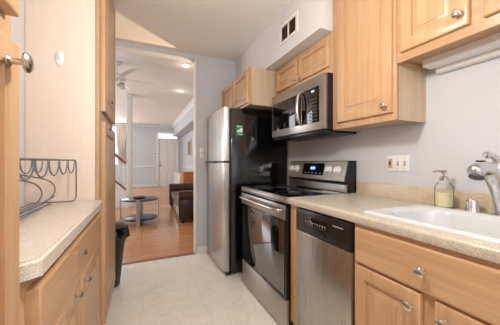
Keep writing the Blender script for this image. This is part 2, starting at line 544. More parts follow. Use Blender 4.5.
for cx_ in (DX0 + 0.225, DX1 - 0.225):
    for z0, z1 in ((0.15, 0.80), (0.92, 1.62), (1.72, 2.08)):
        t = door_mesh((cx_ - 0.15, 12.2245, z0), (1, 0, 0), (0, 0, 1), (0, -1, 0), 0.30, z1 - z0, 0.016, 0.03); merge(bm, t)
obj('door_panel', bm, 'white', d)
bm = bmesh.new(); lathe(bm, (DX0 + 0.07, 12.2245, 1.0), (0, -1, 0), [(0.03, 0), (0.03, 0.008), (0.012, 0.012), (0.012, 0.04), (0.03, 0.05), (0.03, 0.07), (0, 0.08)], 14)
lathe(bm, (DX0 + 0.07, 12.2245, 1.15), (0, -1, 0), [(0.028, 0), (0.028, 0.015), (0, 0.02)], 14)
obj('door_knob', bm, 'brass', d)
# living room window
bm = bmesh.new()
for lo, hi in (((-1.75, 1.0), (-1.69, 2.75)), ((-1.01, 1.0), (-0.95, 2.75)), ((-1.69, 1.0), (-1.01, 1.06)), ((-1.69, 2.69), (-1.01, 2.75)), ((-1.69, 1.86), (-1.01, 1.90)), ((-1.36, 1.06), (-1.33, 2.69))):
    box(bm, (lo[0], 12.22, lo[1]), (hi[0], 12.28, hi[1]), 0.005)
struct('window_3', bm, 'white')
bm = bmesh.new(); box(bm, (-1.69, 12.285, 1.06), (-1.01, 12.29, 2.69))
struct('window_4', bm, 'window_sky')

# column
bm = bmesh.new(); box(bm, (-0.365, 6.86, 0.0), (-0.232, 6.99, LCEIL - 0.001), 0.004); box(bm, (-0.375, 6.85, 0.0), (-0.222, 7.0, 0.14), 0.006); box(bm, (-0.375, 6.85, LCEIL - 0.08), (-0.222, 7.0, LCEIL - 0.002), 0.006)
struct('column', bm, 'white', loc=(-0.297, 6.925, 0))

# ------------------------------------------------------------------ living room things
st = thing('staircase', 'staircase with white balusters and brown handrail behind the white column', 'staircase', (-0.9, 7.4, 0))
bm = bmesh.new()
sx0, srun, srise = -0.39, 0.22, 0.205
poly = [(sx0, 0.0), (sx0, 0.42), (-2.2, 0.42 + 1.12 * 1.81 * 0.83), (-2.2, 0.0)]
prism(bm, poly, 1, 7.02, 7.08)
obj('stringer_wall', bm, 'white', st)
bm = bmesh.new(); prism(bm, [(sx0, 0.421), (sx0, 0.475), (-2.2, 0.475 + 1.12 * 1.81 * 0.83), (-2.2, 0.421 + 1.12 * 1.81 * 0.83)], 1, 7.005, 7.095)
obj('stringer_cap', bm, 'stairwood', st)
for k in range(8):
    x1 = sx0 - 0.02 - k * srun; z = 0.17 + k * srise
    obj('tread', B((x1 - srun - 0.02, 7.085, z), (x1, 7.95, z + 0.035), 0.006), 'tread', st)
    obj('riser', B((x1 - 0.04, 7.085, z - srise + 0.036 if k else 0.0), (x1 - 0.025, 7.95, z - 0.001)), 'white', st)
slope = 1.12 * 0.83
for k in range(9):
    x = sx0 - 0.05 - k * 0.11
    obj('baluster', B((x - 0.015, 7.035, 0.476 + slope * (sx0 - x) + 0.012), (x + 0.015, 7.065, 1.10 + slope * (sx0 - x)), 0.003), 'white', st)
bm = bmesh.new(); tube(bm, [(sx0, 7.05, 1.10 + 0.01), (-2.2, 7.05, 1.11 + slope * 1.81)], 0.035, 10)
obj('handrail', bm, 'stairwood', st)

ct = thing('coffee_table', 'round two-tier coffee table with grey stone tops and silver legs', 'table', (-0.05, 5.1, 0))
CX, CY = -0.045, 5.08
bm = bmesh.new(); lathe(bm, (CX, CY, 0.435), (0, 0, 1), [(0, 0), (0.29, 0), (0.318, 0.008), (0.318, 0.026), (0.31, 0.030), (0, 0.030)], 40)
obj('tabletop', bm, 'slate', ct)
bm = bmesh.new(); lathe(bm, (CX, CY, 0.09), (0, 0, 1), [(0, 0), (0.30, 0), (0.312, 0.006), (0.312, 0.022), (0.305, 0.026), (0, 0.026)], 40)
obj('shelf', bm, 'slate', ct)
for a in (18, 108, 198, 288):
    a = math.radians(a - 23); bm = bmesh.new(); p = [(-0.03, -0.009), (0.03, -0.009), (0.03, 0.009), (-0.03, 0.009)]
    r = 0.329; c, s = math.cos(a), math.sin(a)
    prism(bm, [(CX + c * (r + q) - s * t_, CY + s * (r + q) + c * t_) for t_, q in p], 2, -0.001, 0.475)
    obj('leg', bm, 'silver', ct)
bm = bmesh.new(); lathe(bm, (CX - 0.01, CY + 0.02, 0.4655), (0, 0, 1), [(0, 0), (0.07, 0), (0.105, 0.012), (0.11, 0.028), (0.102, 0.028), (0.07, 0.014), (0, 0.012)], 28)
props(obj('tray_dish', bm, 'black', loc=(CX, CY, 0.4655)), 'small black dish on the round coffee table', 'dish')

sf = thing('sofa', 'dark brown leather sofa beyond the kitchen doorway', 'sofa', (1.0, 5.6, 0))
SX0, SX1, SY0, SY1 = 0.62, 1.62, 4.72, 6.65
obj('base', B((SX0 + 0.04, SY0 + 0.2, 0.08), (SX1 - 0.02, SY1 - 0.2, 0.28), 0.02), 'leather', sf)
for y0, y1 in ((SY0, SY0 + 0.24), (SY1 - 0.24, SY1)):
    bm = bmesh.new(); pr = [(SX0, 0.06), (SX1, 0.06), (SX1, 0.56), (SX0 + 0.06, 0.56), (SX0, 0.48)]
    box(bm, (SX0, y0, 0.06), (SX1, y1, 0.47), 0.02)
    tube(bm, [(SX0 - 0.005, (y0 + y1) / 2, 0.47), (SX0 + 0.02, (y0 + y1) / 2, 0.47), (SX1, (y0 + y1) / 2, 0.47)], [0.11, 0.128, 0.128], 18)
    obj('arm', bm, 'leather', sf)
for y0, y1 in ((SY0 + 0.245, 5.683), (5.687, SY1 - 0.245)):
    obj('seat_cushion', B((SX0 + 0.02, y0, 0.285), (SX1 - 0.28, y1, 0.45), 0.045), 'leather', sf)
    bm = bmesh.new(); box(bm, (SX1 - 0.30, y0, 0.455), (SX1 - 0.08, y1, 0.70), 0.06); obj('back_cushion', bm, 'leather', sf)
obj('backrest', B((SX1 - 0.16, SY0 + 0.245, 0.29), (SX1, SY1 - 0.245, 0.66), 0.05), 'leather', sf)
for x in (SX0 + 0.08, SX1 - 0.08):
    for y in (SY0 + 0.08, SY1 - 0.08):
        obj('foot', B((x - 0.035, y - 0.035, -0.002), (x + 0.035, y + 0.035, 0.065), 0.006), 'black', sf)

cs = thing('console_table', 'cream console cabinet against the far right living room wall', 'cabinet', (1.5, 10.3, 0))
obj('body', B((1.28, 9.4, 0.08), (1.715, 11.4, 0.66), 0.006), 'cream', cs)
obj('top', B((1.26, 9.37, 0.661), (1.72, 11.43, 0.70), 0.008), 'cream', cs)
for k in range(3):
    y = 9.45 + k * 0.65
    dd = obj('door', door_mesh((1.2795, y, 0.12), (0, 1, 0), (0, 0, 1), (-1, 0, 0), 0.60, 0.50, 0.018, 0.07), 'cream', cs)
for x in (1.32, 1.68):
    for y in (9.45, 11.35):
        obj('foot', B((x - 0.03, y - 0.03, -0.002), (x + 0.03, y + 0.03, 0.079)), 'cream', cs)
bm = bmesh.new(); box(bm, (1.27, 8.55, 0.40), (1.70, 9.15, 0.76), 0.02); box(bm, (1.27, 8.55, 0.765), (1.70, 9.15, 0.80), 0.01)
tx = thing('side_table', 'tan wooden box table standing behind the leather sofa', 'table', (1.5, 8.85, 0))
obj('box', bm, 'basket', tx)
for x in (1.30, 1.67):
    for y in (8.58, 9.12):
        obj('leg', B((x - 0.02, y - 0.02, -0.002), (x + 0.02, y + 0.02, 0.40), 0.003), 'basket', tx)

pf = thing('picture_frame', 'framed picture hanging on the right living room wall', 'picture', (1.74, 10.0, 1.7))
bm = bmesh.new()
for lo, hi in (((9.65, 1.38), (9.71, 2.05)), ((10.39, 1.38), (10.45, 2.05)), ((9.71, 1.38), (10.39, 1.44)), ((9.71, 1.99), (10.39, 2.05))):
    box(bm, (1.715, lo[0], lo[1]), (1.749, hi[0], hi[1]), 0.005)
obj('frame', bm, 'cream', pf)
obj('print', B((1.735, 9.711, 1.441), (1.745, 10.389, 1.989)), 'picture', pf)

bm = bmesh.new(); n = 28
t = bmesh.new(); cols = []
for i in range(n + 1):
    s = i / n; col = []
    for z, wd, off in ((2.93, 0.46, 0.0), (2.4, 0.40, 0.01), (1.9, 0.33, 0.03), (1.7, 0.22, 0.10), (1.5, 0.17, 0.16), (1.3, 0.20, 0.17), (1.05, 0.26, 0.15)):
        x = -1.06 + off + wd * s; y = 12.145 + 0.02 * math.sin(s * PI * 12)
        col.append((x, y, z))
    cols.append(col)
for sgn in (0, 1):
    pass
V = [[t.verts.new(p) for p in c] for c in cols]; V2 = [[t.verts.new((p[0], p[1] + 0.012, p[2])) for p in c] for c in cols]
for i in range(n):
    for j in range(6):
        t.faces.new((V[i][j], V[i + 1][j], V[i + 1][j + 1], V[i][j + 1])); t.faces.new((V2[i][j], V2[i][j + 1], V2[i + 1][j + 1], V2[i + 1][j]))
for j in range(6):
    for i in (0, n):
        t.faces.new((V[i][j], V[i][j + 1], V2[i][j + 1], V2[i][j]))
for i in range(n):
    for j in (0, 6):
        t.faces.new((V[i][j], V[i + 1][j], V2[i + 1][j], V2[i][j]))
merge(bm, t)
props(obj('curtain', bm, 'curtain', loc=(-0.85, 12.12, 1.05)), 'cream curtain tied back beside the far living room window', 'curtain')
cr = thing('curtain_rod', 'dark curtain rod above the far living room window', 'curtain rod', (-1.1, 12.12, 2.96))
bm = bmesh.new(); tube(bm, [(-2.0, 12.075, 2.96), (-0.42, 12.075, 2.96)], 0.014, 8); obj('rod', bm, 'black', cr)
for x in (-2.0, -0.40):
    bm = bmesh.new(); lathe(bm, (x, 12.075, 2.925), (0, 0, 1), [(0, 0), (0.03, 0.015), (0.035, 0.035), (0.03, 0.055), (0, 0.07)], 12); obj('finial', bm, 'black', cr)

bm = bmesh.new(); box(bm, (0.50, 12.175, 1.46), (0.60, 12.199, 1.60), 0.01)
th = props(obj('thermostat', bm, ['plastic_white'], loc=(0.55, 12.19, 1.46)), 'small white thermostat on the wall left of the front door', 'thermostat')
bm = bmesh.new(); box(bm, (0.52, 12.168, 1.50), (0.58, 12.1755, 1.57), 0.003); obj('screen', bm, 'dark_grey', th)

# ceiling fan
fx, fy = -0.40, 4.75
fan = thing('ceiling_fan', 'white ceiling fan hanging in the living room', 'ceiling fan', (fx, fy, LCEIL))
bm = bmesh.new(); lathe(bm, (fx, fy, LCEIL - 0.001), (0, 0, -1), [(0, 0), (0.07, 0), (0.07, 0.02), (0.03, 0.06), (0.014, 0.07), (0.014, 0.20), (0, 0.20)], 20); obj('downrod', bm, 'white', fan)
bm = bmesh.new(); lathe(bm, (fx, fy, 2.66), (0, 0, -1), [(0, 0), (0.05, 0), (0.11, 0.02), (0.13, 0.05), (0.13, 0.10), (0.09, 0.13), (0, 0.13)], 24); obj('motor_housing', bm, 'white', fan)
for k in range(5):
    a = math.radians(8 + 72 * k); c, s = math.cos(a), math.sin(a)
    bm = bmesh.new(); t = bmesh.new()
    P = [(0.12, -0.02), (0.20, -0.03), (0.24, -0.062), (0.60, -0.07), (0.64, -0.04), (0.64, 0.04), (0.60, 0.07), (0.24, 0.062), (0.20, 0.03), (0.12, 0.02)]
    top = [t.verts.new((fx + c * u - s * w_, fy + s * u + c * w_, 2.585 + 0.20 * w_)) for u, w_ in P]
    bot = [t.verts.new((v_.co.x, v_.co.y, v_.co.z - 0.008)) for v_ in top]
    t.faces.new(top); t.faces.new(bot)
    for i in range(len(P)):
        t.faces.new((top[i], top[(i + 1) % len(P)], bot[(i + 1) % len(P)], bot[i]))
    merge(bm, t); obj('blade', bm, 'white', fan)
for k in range(3):
    a = math.radians(60 + 120 * k); px_, py_ = fx + 0.10 * math.cos(a), fy + 0.10 * math.sin(a)
    bm = bmesh.new(); lathe(bm, (px_, py_, 2.53), (0.5 * math.cos(a), 0.5 * math.sin(a), -1), [(0.02, 0), (0.025, 0.03), (0.05, 0.07), (0.062, 0.11), (0.056, 0.11), (0.02, 0.04), (0, 0.035)], 16); obj('light_shade', bm, 'shade_glass', fan)

for lp, lab in (((0.70, 4.40), 'recessed ceiling light nearest the kitchen doorway'), ((0.845, 6.06), 'recessed ceiling light farther into the living room')):
    r = thing('recessed_light', lab, 'ceiling light', (lp[0], lp[1], LCEIL), 'living room recessed lights')
    bm = bmesh.new(); lathe(bm, (lp[0], lp[1], LCEIL - 0.001), (0, 0, -1), [(0.055, 0), (0.09, 0), (0.09, 0.008), (0.06, 0.012), (0.055, 0.004)], 24); obj('trim_ring', bm, 'white', r)
    bm = bmesh.new(); lathe(bm, (lp[0], lp[1], LCEIL - 0.001), (0, 0, -1), [(0, 0), (0.054, 0), (0.05, 0.008), (0, 0.014)], 24); obj('bulb', bm, 'bulb', r)

# ------------------------------------------------------------------ right side: base run
XF = 0.90                      # base cabinet face frames
# --- range
rg = thing('range', 'stainless steel electric range with black glass cooktop and oven window', 'range', (1.2, 1.8, 0))
RY0, RY1 = 1.392, 2.188
obj('body', B((0.902, RY0, 0.02), (1.49, RY1, 0.874), 0.004), 'black_gloss', rg)
ck = obj('cooktop', B((0.895, RY0 + 0.012, 0.905), (1.375, RY1 - 0.012, 0.917), 0.003), 'black_glass', rg)
bm = bmesh.new()
box(bm, (0.868, RY0 - 0.004, 0.8745), (1.48, RY1 + 0.004, 0.9045), 0.004)
box(bm, (0.868, RY0 - 0.004, 0.9046), (0.894, RY1 + 0.004, 0.917), 0.004); box(bm, (0.8945, RY0 - 0.004, 0.9046), (1.375, RY0 + 0.0115, 0.917), 0.003); box(bm, (0.8945, RY1 - 0.0115, 0.9046), (1.375, RY1 + 0.004, 0.917), 0.003)
obj('cooktop_rim', bm, 'steel', rg)
for (x, y, r) in ((1.02, 1.60, 0.10), (1.02, 2.0, 0.085), (1.25, 1.60, 0.075), (1.25, 2.0, 0.10)):
    bm = bmesh.new(); tube(bm, [(x + r * math.cos(2 * PI * k / 32), y + r * math.sin(2 * PI * k / 32), 0.9172) for k in range(32)], 0.0013, 4, True)
    obj('burner_ring', bm, 'dark_grey', ck)
dr = obj('oven_door', B((0.870, RY0 + 0.006, 0.235), (0.901, RY1 - 0.006, 0.862), 0.005), 'black_gloss', rg)
obj('door_top_strip', B((0.864, RY0 + 0.008, 0.762), (0.8695, RY1 - 0.008, 0.860), 0.002), 'steel', dr)
obj('window', B((0.866, RY0 + 0.024, 0.262), (0.8695, RY1 - 0.055, 0.755), 0.001), 'oven_glass', dr)
bm = bmesh.new()
hp = [(0.863, RY0 + 0.055, 0.822), (0.835, RY0 + 0.062, 0.824), (0.822, RY0 + 0.13, 0.826), (0.812, (RY0 + RY1) / 2, 0.828), (0.822, RY1 - 0.13, 0.826), (0.835, RY1 - 0.062, 0.824), (0.863, RY1 - 0.055, 0.822)]
tube(bm, hp, 0.0115, 10, smooth=6); obj('handle', bm, 'nickel', dr)
obj('storage_drawer', B((0.872, RY0 + 0.006, 0.012), (0.901, RY1 - 0.006, 0.228), 0.006), 'steel', rg)
bm = bmesh.new()
prism(bm, [(1.415, 0.9185), (1.495, 0.9185), (1.495, 1.16), (1.425, 1.16), (1.385, 1.0), (1.415, 0.985)], 1, RY0 + 0.004, RY1 - 0.004)
bg_ = obj('backguard', bm, 'black_satin', rg)
bm = bmesh.new()
n_ = Vector((-0.16, 0, 0.04)).normalized()   # slanted face normal
def bgpt(s, y, d=0.0):
    a, b = Vector((1.385, y, 1.0)), Vector((1.425, y, 1.16)); return a.lerp(b, s) + Vector((-0.970, 0, 0.2425)) * d
def slab(bm, s0, s1, y0, y1, d0, d1, mat=0):
    t = bmesh.new(); vs = [[t.verts.new(bgpt(s, y, d)) for s, y in ((s0, y0), (s1, y0), (s1, y1), (s0, y1))] for d in (d0, d1)]
    t.faces.new(vs[0]); t.faces.new(vs[1])
    for k in range(4):
        t.faces.new((vs[0][k], vs[0][(k + 1) % 4], vs[1][(k + 1) % 4], vs[1][k]))
    merge(bm, t, mat)
slab(bm, 0.02, 0.96, RY0 + 0.012, RY1 - 0.012, 0.0005, 0.006)
obj('control_panel', bm, 'steel', bg_)
bm = bmesh.new(); slab(bm, 0.22, 0.86, 1.65, 1.94, 0.0065, 0.0085); slab(bm, 0.50, 0.68, 1.76, 1.83, 0.0086, 0.0092, 1)
for k in range(4):
    slab(bm, 0.53, 0.65, 1.770 + k * 0.014 + (0.004 if k > 1 else 0), 1.777 + k * 0.014 + (0.004 if k > 1 else 0), 0.0093, 0.0096, 2)
for k in range(5):
    slab(bm, 0.30, 0.34, 1.68 + k * 0.05, 1.70 + k * 0.05, 0.0086, 0.0090, 3)
obj('display', bm, ['black_glass', 'display', 'display_white', 'grey_mark'], bg_)
for y in (1.485, 1.585, 2.035, 2.125):
    bm = bmesh.new(); lathe(bm, bgpt(0.52, y, 0.0065), (-0.970, 0, 0.2425), [(0.034, 0), (0.034, 0.004), (0.027, 0.006), (0.025, 0.026), (0.022, 0.030), (0, 0.030)], 22)
    obj('control_knob', bm, 'plastic_white', bg_)
bm = bmesh.new(); prism(bm, [(1.395, 0.9185), (1.4145, 0.9185), (1.4145, 0.980), (1.405, 0.984), (1.395, 0.975)], 1, RY0 + 0.01, RY1 - 0.01)
obj('riser_panel', bm, 'steel', rg)

# --- filler panel
bm = bmesh.new(); box(bm, (XF, 1.300, 0.10), (XF + 0.02, 1.386, 0.870), 0.002); box(bm, (XF + 0.0205, 1.366, 0.0), (1.49, 1.386, 0.870)); box(bm, (XF + 0.06, 1.300, 0.0), (XF + 0.075, 1.365, 0.099))
props(obj('filler_panel', bm, 'wood_v', loc=(XF, 1.343, 0)), 'narrow maple filler panel between the range and the dishwasher', 'panel')

# --- dishwasher
dw = thing('dishwasher', 'slim stainless dishwasher with black control panel', 'dishwasher', (1.2, 1.07, 0))
DY0, DY1 = 0.855, 1.294
obj('body', B((0.912, DY0 + 0.004, 0.10), (1.46, DY1 - 0.004, 0.862)), 'black', dw)
obj('door', B((0.884, DY0, 0.135), (0.911, DY1, 0.728), 0.006), 'steel_v', dw)
bm = bmesh.new(); box(bm, (0.880, DY0 - 0.002, 0.732), (0.911, DY1 + 0.002, 0.866), 0.006)
cp = obj('control_panel', bm, 'black_satin', dw)
bm = bmesh.new(); box(bm, (0.8785, DY0 + 0.155, 0.780), (0.8799, DY1 - 0.075, 0.832), 0.0005)
for k in range(9):
    y = DY0 + 0.168 + k * 0.0205; box(bm, (0.8778, y, 0.802), (0.8786, y + 0.009, 0.808), 0, 1); box(bm, (0.8778, y + 0.002, 0.792), (0.8786, y + 0.007, 0.795), 0, 1)
obj('button_strip', bm, ['black_glass', 'grey_mark'], cp)
bm = bmesh.new(); box(bm, (0.8783, DY0 + 0.045, 0.826), (0.8799, DY0 + 0.115, 0.831)); obj('badge', bm, 'grey_mark', cp)
bm = bmesh.new(); box(bm, (0.874, DY0 + 0.17, 0.752), (0.8799, DY1 - 0.17, 0.768), 0.004); obj('latch', bm, 'black', cp)
obj('toe_panel', B((0.945, DY0 + 0.004, 0.0), (0.955, DY1 - 0.004, 0.098)), 'black', dw)

# --- sink cabinet
skc = thing('sink_cabinet', 'maple sink base cabinet with long false drawer front and panelled doors', 'cabinet', (1.2, 0.45, 0))
obj('face_frame', B((XF, 0.02, 0.10), (XF + 0.02, 0.850, 0.870), 0.002), 'wood_h', skc)
bm = bmesh.new(); box(bm, (XF + 0.021, 0.835, 0.10), (1.49, 0.850, 0.868)); box(bm, (XF + 0.021, 0.02, 0.10), (1.49, 0.035, 0.868)); box(bm, (1.475, 0.036, 0.10), (1.49, 0.834, 0.868)); box(bm, (XF + 0.021, 0.036, 0.10), (1.474, 0.834, 0.115)); box(bm, (XF + 0.07, 0.02, 0.0), (XF + 0.085, 0.850, 0.099))
obj('body', bm, 'laminate_tan', skc)
rdoor(skc, 0.235, 0.832, 0.702, 0.855, XF, -1, (0.535, 0.776), name='drawer_front', raised=False, mat='wood_h')
rdoor(skc, 0.545, 0.832, 0.125, 0.690, XF, -1, (0.575, 0.640))
rdoor(skc, 0.235, 0.500, 0.125, 0.690, XF, -1, (0.466, 0.640))
# --- worktop with cut-out, upstand
wt = thing('worktop', 'speckled beige worktop around the sink with low upstand', 'worktop', (1.2, 0.5, 0.87))
def nose(x0, x1, z0, z1, rr=0.014):
    p = [(x1, z0), (x1, z1)]
    for k in range(5):
        a = PI / 2 + k * PI / 8; p.append((x0 + rr + rr * math.cos(a), z1 - rr + rr * math.sin(a)))
    for k in range(3):
        a = PI + k * PI / 4; p.append((x0 + 0.006 + 0.006 * math.cos(a), z0 + 0.006 + 0.006 * math.sin(a)))
    return p
WY0, WY1 = 0.0, 1.386
SKX0, SKX1, SKY0, SKY1 = 0.955, 1.358, 0.055, 0.822     # cut-out
bm = bmesh.new()
prism(bm, nose(0.880, SKX0, 0.873, 0.915), 1, WY0, WY1)
box(bm, (SKX0, SKY1, 0.873), (1.484, WY1, 0.915)); box(bm, (SKX0, WY0, 0.873), (1.484, SKY0, 0.915)); box(bm, (SKX1, SKY0, 0.873), (1.484, SKY1, 0.915))
obj('counter', bm, 'counter', wt)
bm = bmesh.new(); box(bm, (1.4845, WY0, 0.873), (1.504, WY1, 1.004), 0.004); obj('upstand', bm, 'splash', wt)

# --- sink
def rrect(x0, x1, y0, y1, r, n=7):
    pts = []
    for cx_, cy_, a0 in ((x1 - r, y1 - r, 0), (x0 + r, y1 - r, 90), (x0 + r, y0 + r, 180), (x1 - r, y0 + r, 270)):
        for k in range(n):
            a = math.radians(a0 + 90 * k / (n - 1)); pts.append((cx_ + r * math.cos(a), cy_ + r * math.sin(a)))
    return pts
def loft(loops, bm, cap0=False, cap1=False, mat=0):
    t = bmesh.new(); L = [[t.verts.new(p) for p in lp] for lp in loops]; n = len(L[0])
    for a, b in zip(L, L[1:]):
        for k in range(n):
            t.faces.new((a[k], a[(k + 1) % n], b[(k + 1) % n], b[k]))
    if cap0: t.faces.new(L[0])
    if cap1: t.faces.new(L[-1])
    merge(bm, t, mat)
sk = thing('sink', 'white enamel drop-in kitchen sink with rounded basin', 'sink', (1.16, 0.44, 0.915))
ox0, ox1, oy0, oy1 = 0.932, 1.372, 0.03, 0.848
def LP(i, z, r):
    return [(x, y, z) for x, y in rrect(ox0 + i, ox1 - i, oy0 + i, oy1 - i, r)]
bx0, bx1, by0, by1 = 0.985, 1.325, 0.085, 0.782
def BP(i, z, r):
    return [(x, y, z) for x, y in rrect(bx0 + i, bx1 - i, by0 + i, by1 - i, r)]
bm = bmesh.new()
loft([LP(0, 0.9153, 0.03), LP(0.001, 0.921, 0.03), LP(0.006, 0.926, 0.028), LP(0.02, 0.927, 0.03), BP(-0.012, 0.925, 0.13), BP(0, 0.920, 0.12), BP(0.008, 0.905, 0.115), BP(0.02, 0.80, 0.10), BP(0.035, 0.755, 0.09), BP(0.07, 0.742, 0.06)], bm, False, True)
obj('basin', bm, 'porcelain', sk, angle=60)
bm = bmesh.new(); lathe(bm, (1.15, 0.43, 0.7425), (0, 0, 1), [(0, 0), (0.045, 0), (0.045, 0.004), (0.035, 0.005), (0.03, 0.002), (0, 0.002)], 24); obj('drain', bm, 'chrome', sk)

# --- faucet
FX, FY = 1.425, 0.541
fc = thing('faucet', 'chrome single-lever kitchen faucet behind the sink', 'faucet', (FX, FY, 0.915))
bm = bmesh.new(); lathe(bm, (FX, FY, 0.9155), (0, 0, 1), [(0, 0), (0.034, 0), (0.034, 0.006), (0.028, 0.012), (0.024, 0.016), (0, 0.016)], 24); obj('base_ring', bm, 'chrome', fc)
bm = bmesh.new(); tube(bm, [(FX, FY, 0.93), (FX - 0.006, FY, 0.97), (FX - 0.028, FY, 1.03), (FX - 0.062, FY, 1.08), (FX - 0.092, FY, 1.11), (FX - 0.115, FY, 1.118)], [0.024, 0.024, 0.027, 0.031, 0.030, 0.024], 18, smooth=5); obj('column', bm, 'chrome', fc)
bm = bmesh.new(); tube(bm, [(FX - 0.075, FY, 1.10), (FX - 0.115, FY, 1.122), (FX - 0.155, FY - 0.001, 1.127), (FX - 0.188, FY - 0.002, 1.122), (FX - 0.212, FY - 0.003, 1.112), (FX - 0.224, FY - 0.003, 1.104)], [0.027, 0.026, 0.028, 0.029, 0.028, 0.020], 18, smooth=5)
sp = obj('spout', bm, 'chrome', fc)
bm = bmesh.new(); box(bm, (FX - 0.185, FY - 0.012, 1.1485), (FX - 0.150, FY + 0.010, 1.157), 0.004); obj('spray_button', bm, 'black', sp)
bm = bmesh.new(); lathe(bm, (FX - 0.202, FY - 0.003, 1.092), (-0.42, 0, -0.91), [(0.0255, 0.0), (0.0255, 0.006), (0.018, 0.010), (0, 0.010)], 18); obj('spray_head', bm, 'dark_grey', sp)
bm = bmesh.new(); tube(bm, [(FX - 0.045, FY, 1.085), (FX - 0.030, FY, 1.135), (FX - 0.045, FY, 1.165), (FX - 0.080, FY + 0.002, 1.176), (FX - 0.108, FY + 0.003, 1.180), (FX - 0.124, FY + 0.003, 1.176)], [0.020, 0.020, 0.015, 0.012, 0.016, 0.010], 14, smooth=5); obj('lever', bm, 'chrome', fc)

# --- soap dispenser
sd = thing('soap_dispenser', 'clear glass soap dispenser half full of pale yellow soap', 'soap dispenser', (1.425, 0.762, 0.9155))
sx_, sy_ = 1.425, 0.762
bm = bmesh.new()
lathe(bm, (sx_, sy_, 0.9155), (0, 0, 1), [(0, 0), (0.036, 0), (0.040, 0.005), (0.040, 0.100), (0.038, 0.110), (0.029, 0.124), (0.018, 0.132), (0.016, 0.140), (0, 0.140)], 32)
bt = obj('bottle', bm, 'glass', sd)
bm = bmesh.new(); lathe(bm, (sx_, sy_, 0.9205), (0, 0, 1), [(0, 0.001), (0.034, 0.001), (0.0375, 0.004), (0.0375, 0.070), (0, 0.070)], 32); obj('soap', bm, 'soap', bt)
bm = bmesh.new(); lathe(bm, (sx_, sy_, 1.0556), (0, 0, 1), [(0, 0), (0.019, 0), (0.019, 0.016), (0.013, 0.020), (0.006, 0.022), (0.006, 0.034), (0.013, 0.036), (0.013, 0.052), (0, 0.054)], 20)
tube(bm, [(sx_ - 0.008, sy_ + 0.004, 1.102), (sx_ - 0.035, sy_ + 0.016, 1.104), (sx_ - 0.052, sy_ + 0.023, 1.099)], [0.006, 0.005, 0.004], 8); obj('pump', bm, 'nickel', sd)

bm = bmesh.new(); lathe(bm, (1.42, 0.642, 0.9155), (0, 0, 1), [(0, 0), (0.028, 0), (0.028, 0.010), (0.0255, 0.013), (0.0255, 0.048), (0.022, 0.056), (0, 0.059)], 22)
lathe(bm, (1.395, 0.640, 0.945), (-1, 0, 0), [(0.009, 0), (0.009, 0.002), (0, 0.002)], 12)
props(obj('air_gap_cap', bm, 'chrome', loc=(1.42, 0.642, 0.9155)), 'short chrome air gap cap between soap dispenser and faucet', 'air gap')

# --- wall plate
wp = thing('switch_plate', 'ivory triple switch plate on the wall above the worktop', 'switch plate', (WX, 1.067, 1.14))
obj('plate', B((WX - 0.006, 0.990, 1.090), (WX - 0.0005, 1.146, 1.192), 0.002), 'plastic_white', wp)
bm = bmesh.new(); box(bm, (WX - 0.0085, 1.102, 1.110), (WX - 0.0062, 1.134, 1.172), 0.001); box(bm, (WX - 0.0105, 1.112, 1.128), (WX - 0.0087, 1.124, 1.156), 0.001, 1); obj('rocker_switch', bm, ['tan_switch', 'dark_grey'], wp)
for y in (1.066, 1.020):
    bm = bmesh.new(); box(bm, (WX - 0.0075, y - 0.007, 1.125), (WX - 0.0062, y + 0.007, 1.157), 0.0005, 1); box(bm, (WX - 0.018, y - 0.004, 1.138), (WX - 0.0077, y + 0.004, 1.150), 0.002)
    for z in (1.105, 1.177):
        box(bm, (WX - 0.0075, y - 0.003, z - 0.003), (WX - 0.0062, y + 0.003, z + 0.003), 0.001, 1)
    obj('toggle_switch', bm, ['ivory', 'grey_mark'], wp)

# ------------------------------------------------------------------ refrigerator
fr = thing('refrigerator', 'black top-freezer refrigerator with stainless steel doors', 'refrigerator', (1.1, 2.7, 0))
FY0, FY1 = 2.352, 3.055
obj('cabinet', B((0.822, FY0, 0.025), (1.48, FY1, 1.698), 0.006), 'black_gloss', fr)
bm = bmesh.new(); box(bm, (0.800, FY0 + 0.006, 0.06), (0.8215, FY1 - 0.006, 1.69)); obj('gasket', bm, 'black', fr)
def fdoor(z0, z1):
    bm = bmesh.new()
    P = [(0.7995, FY0 + 0.002), (0.765, FY0 + 0.002), (0.750, FY0 + 0.008)]
    for k in range(9):
        s = k / 8; P.append((0.748 - 0.012 * math.sin(PI * s), FY0 + 0.018 + (FY1 - FY0 - 0.036) * s))
    P += [(0.750, FY1 - 0.008), (0.765, FY1 - 0.002), (0.7995, FY1 - 0.002)]
    prism(bm, P, 2, z0, z1)
    return bm
o = obj('freezer_door', fdoor(1.162, 1.704), 'steel_v', fr)
obj('handle', B((0.735, FY0 + 0.004, 1.142), (0.790, FY1 - 0.012, 1.1615), 0.006), 'black', o)
bm = bmesh.new(); tube(bm, [(0.738, FY0 + 0.25, 1.150), (0.722, FY0 + 0.28, 1.150), (0.722, FY1 - 0.06, 1.150), (0.738, FY1 - 0.03, 1.150)], 0.010, 8, smooth=4)
obj('grip', bm, 'black', o)
obj('fridge_door', fdoor(0.05, 1.141), 'steel_v', fr)
bm = bmesh.new(); box(bm, (0.775, FY0 + 0.01, 0.005), (0.82, FY1 - 0.01, 0.049), 0.004); obj('kick_grille', bm, 'black', fr)
for x in (0.88, 1.42):
    for y in (FY0 + 0.06, FY1 - 0.06):
        bm = bmesh.new(); lathe(bm, (x, y, 0.0), (0, 0, 1), [(0, 0), (0.02, 0), (0.02, 0.024), (0, 0.024)], 12); obj('foot', bm, 'black', fr)
mg = bmesh.new(); yb = FY0 - 0.002
box(mg, (0.872, yb, 1.418), (0.952, FY0 - 0.0003, 1.528), 0.0006)
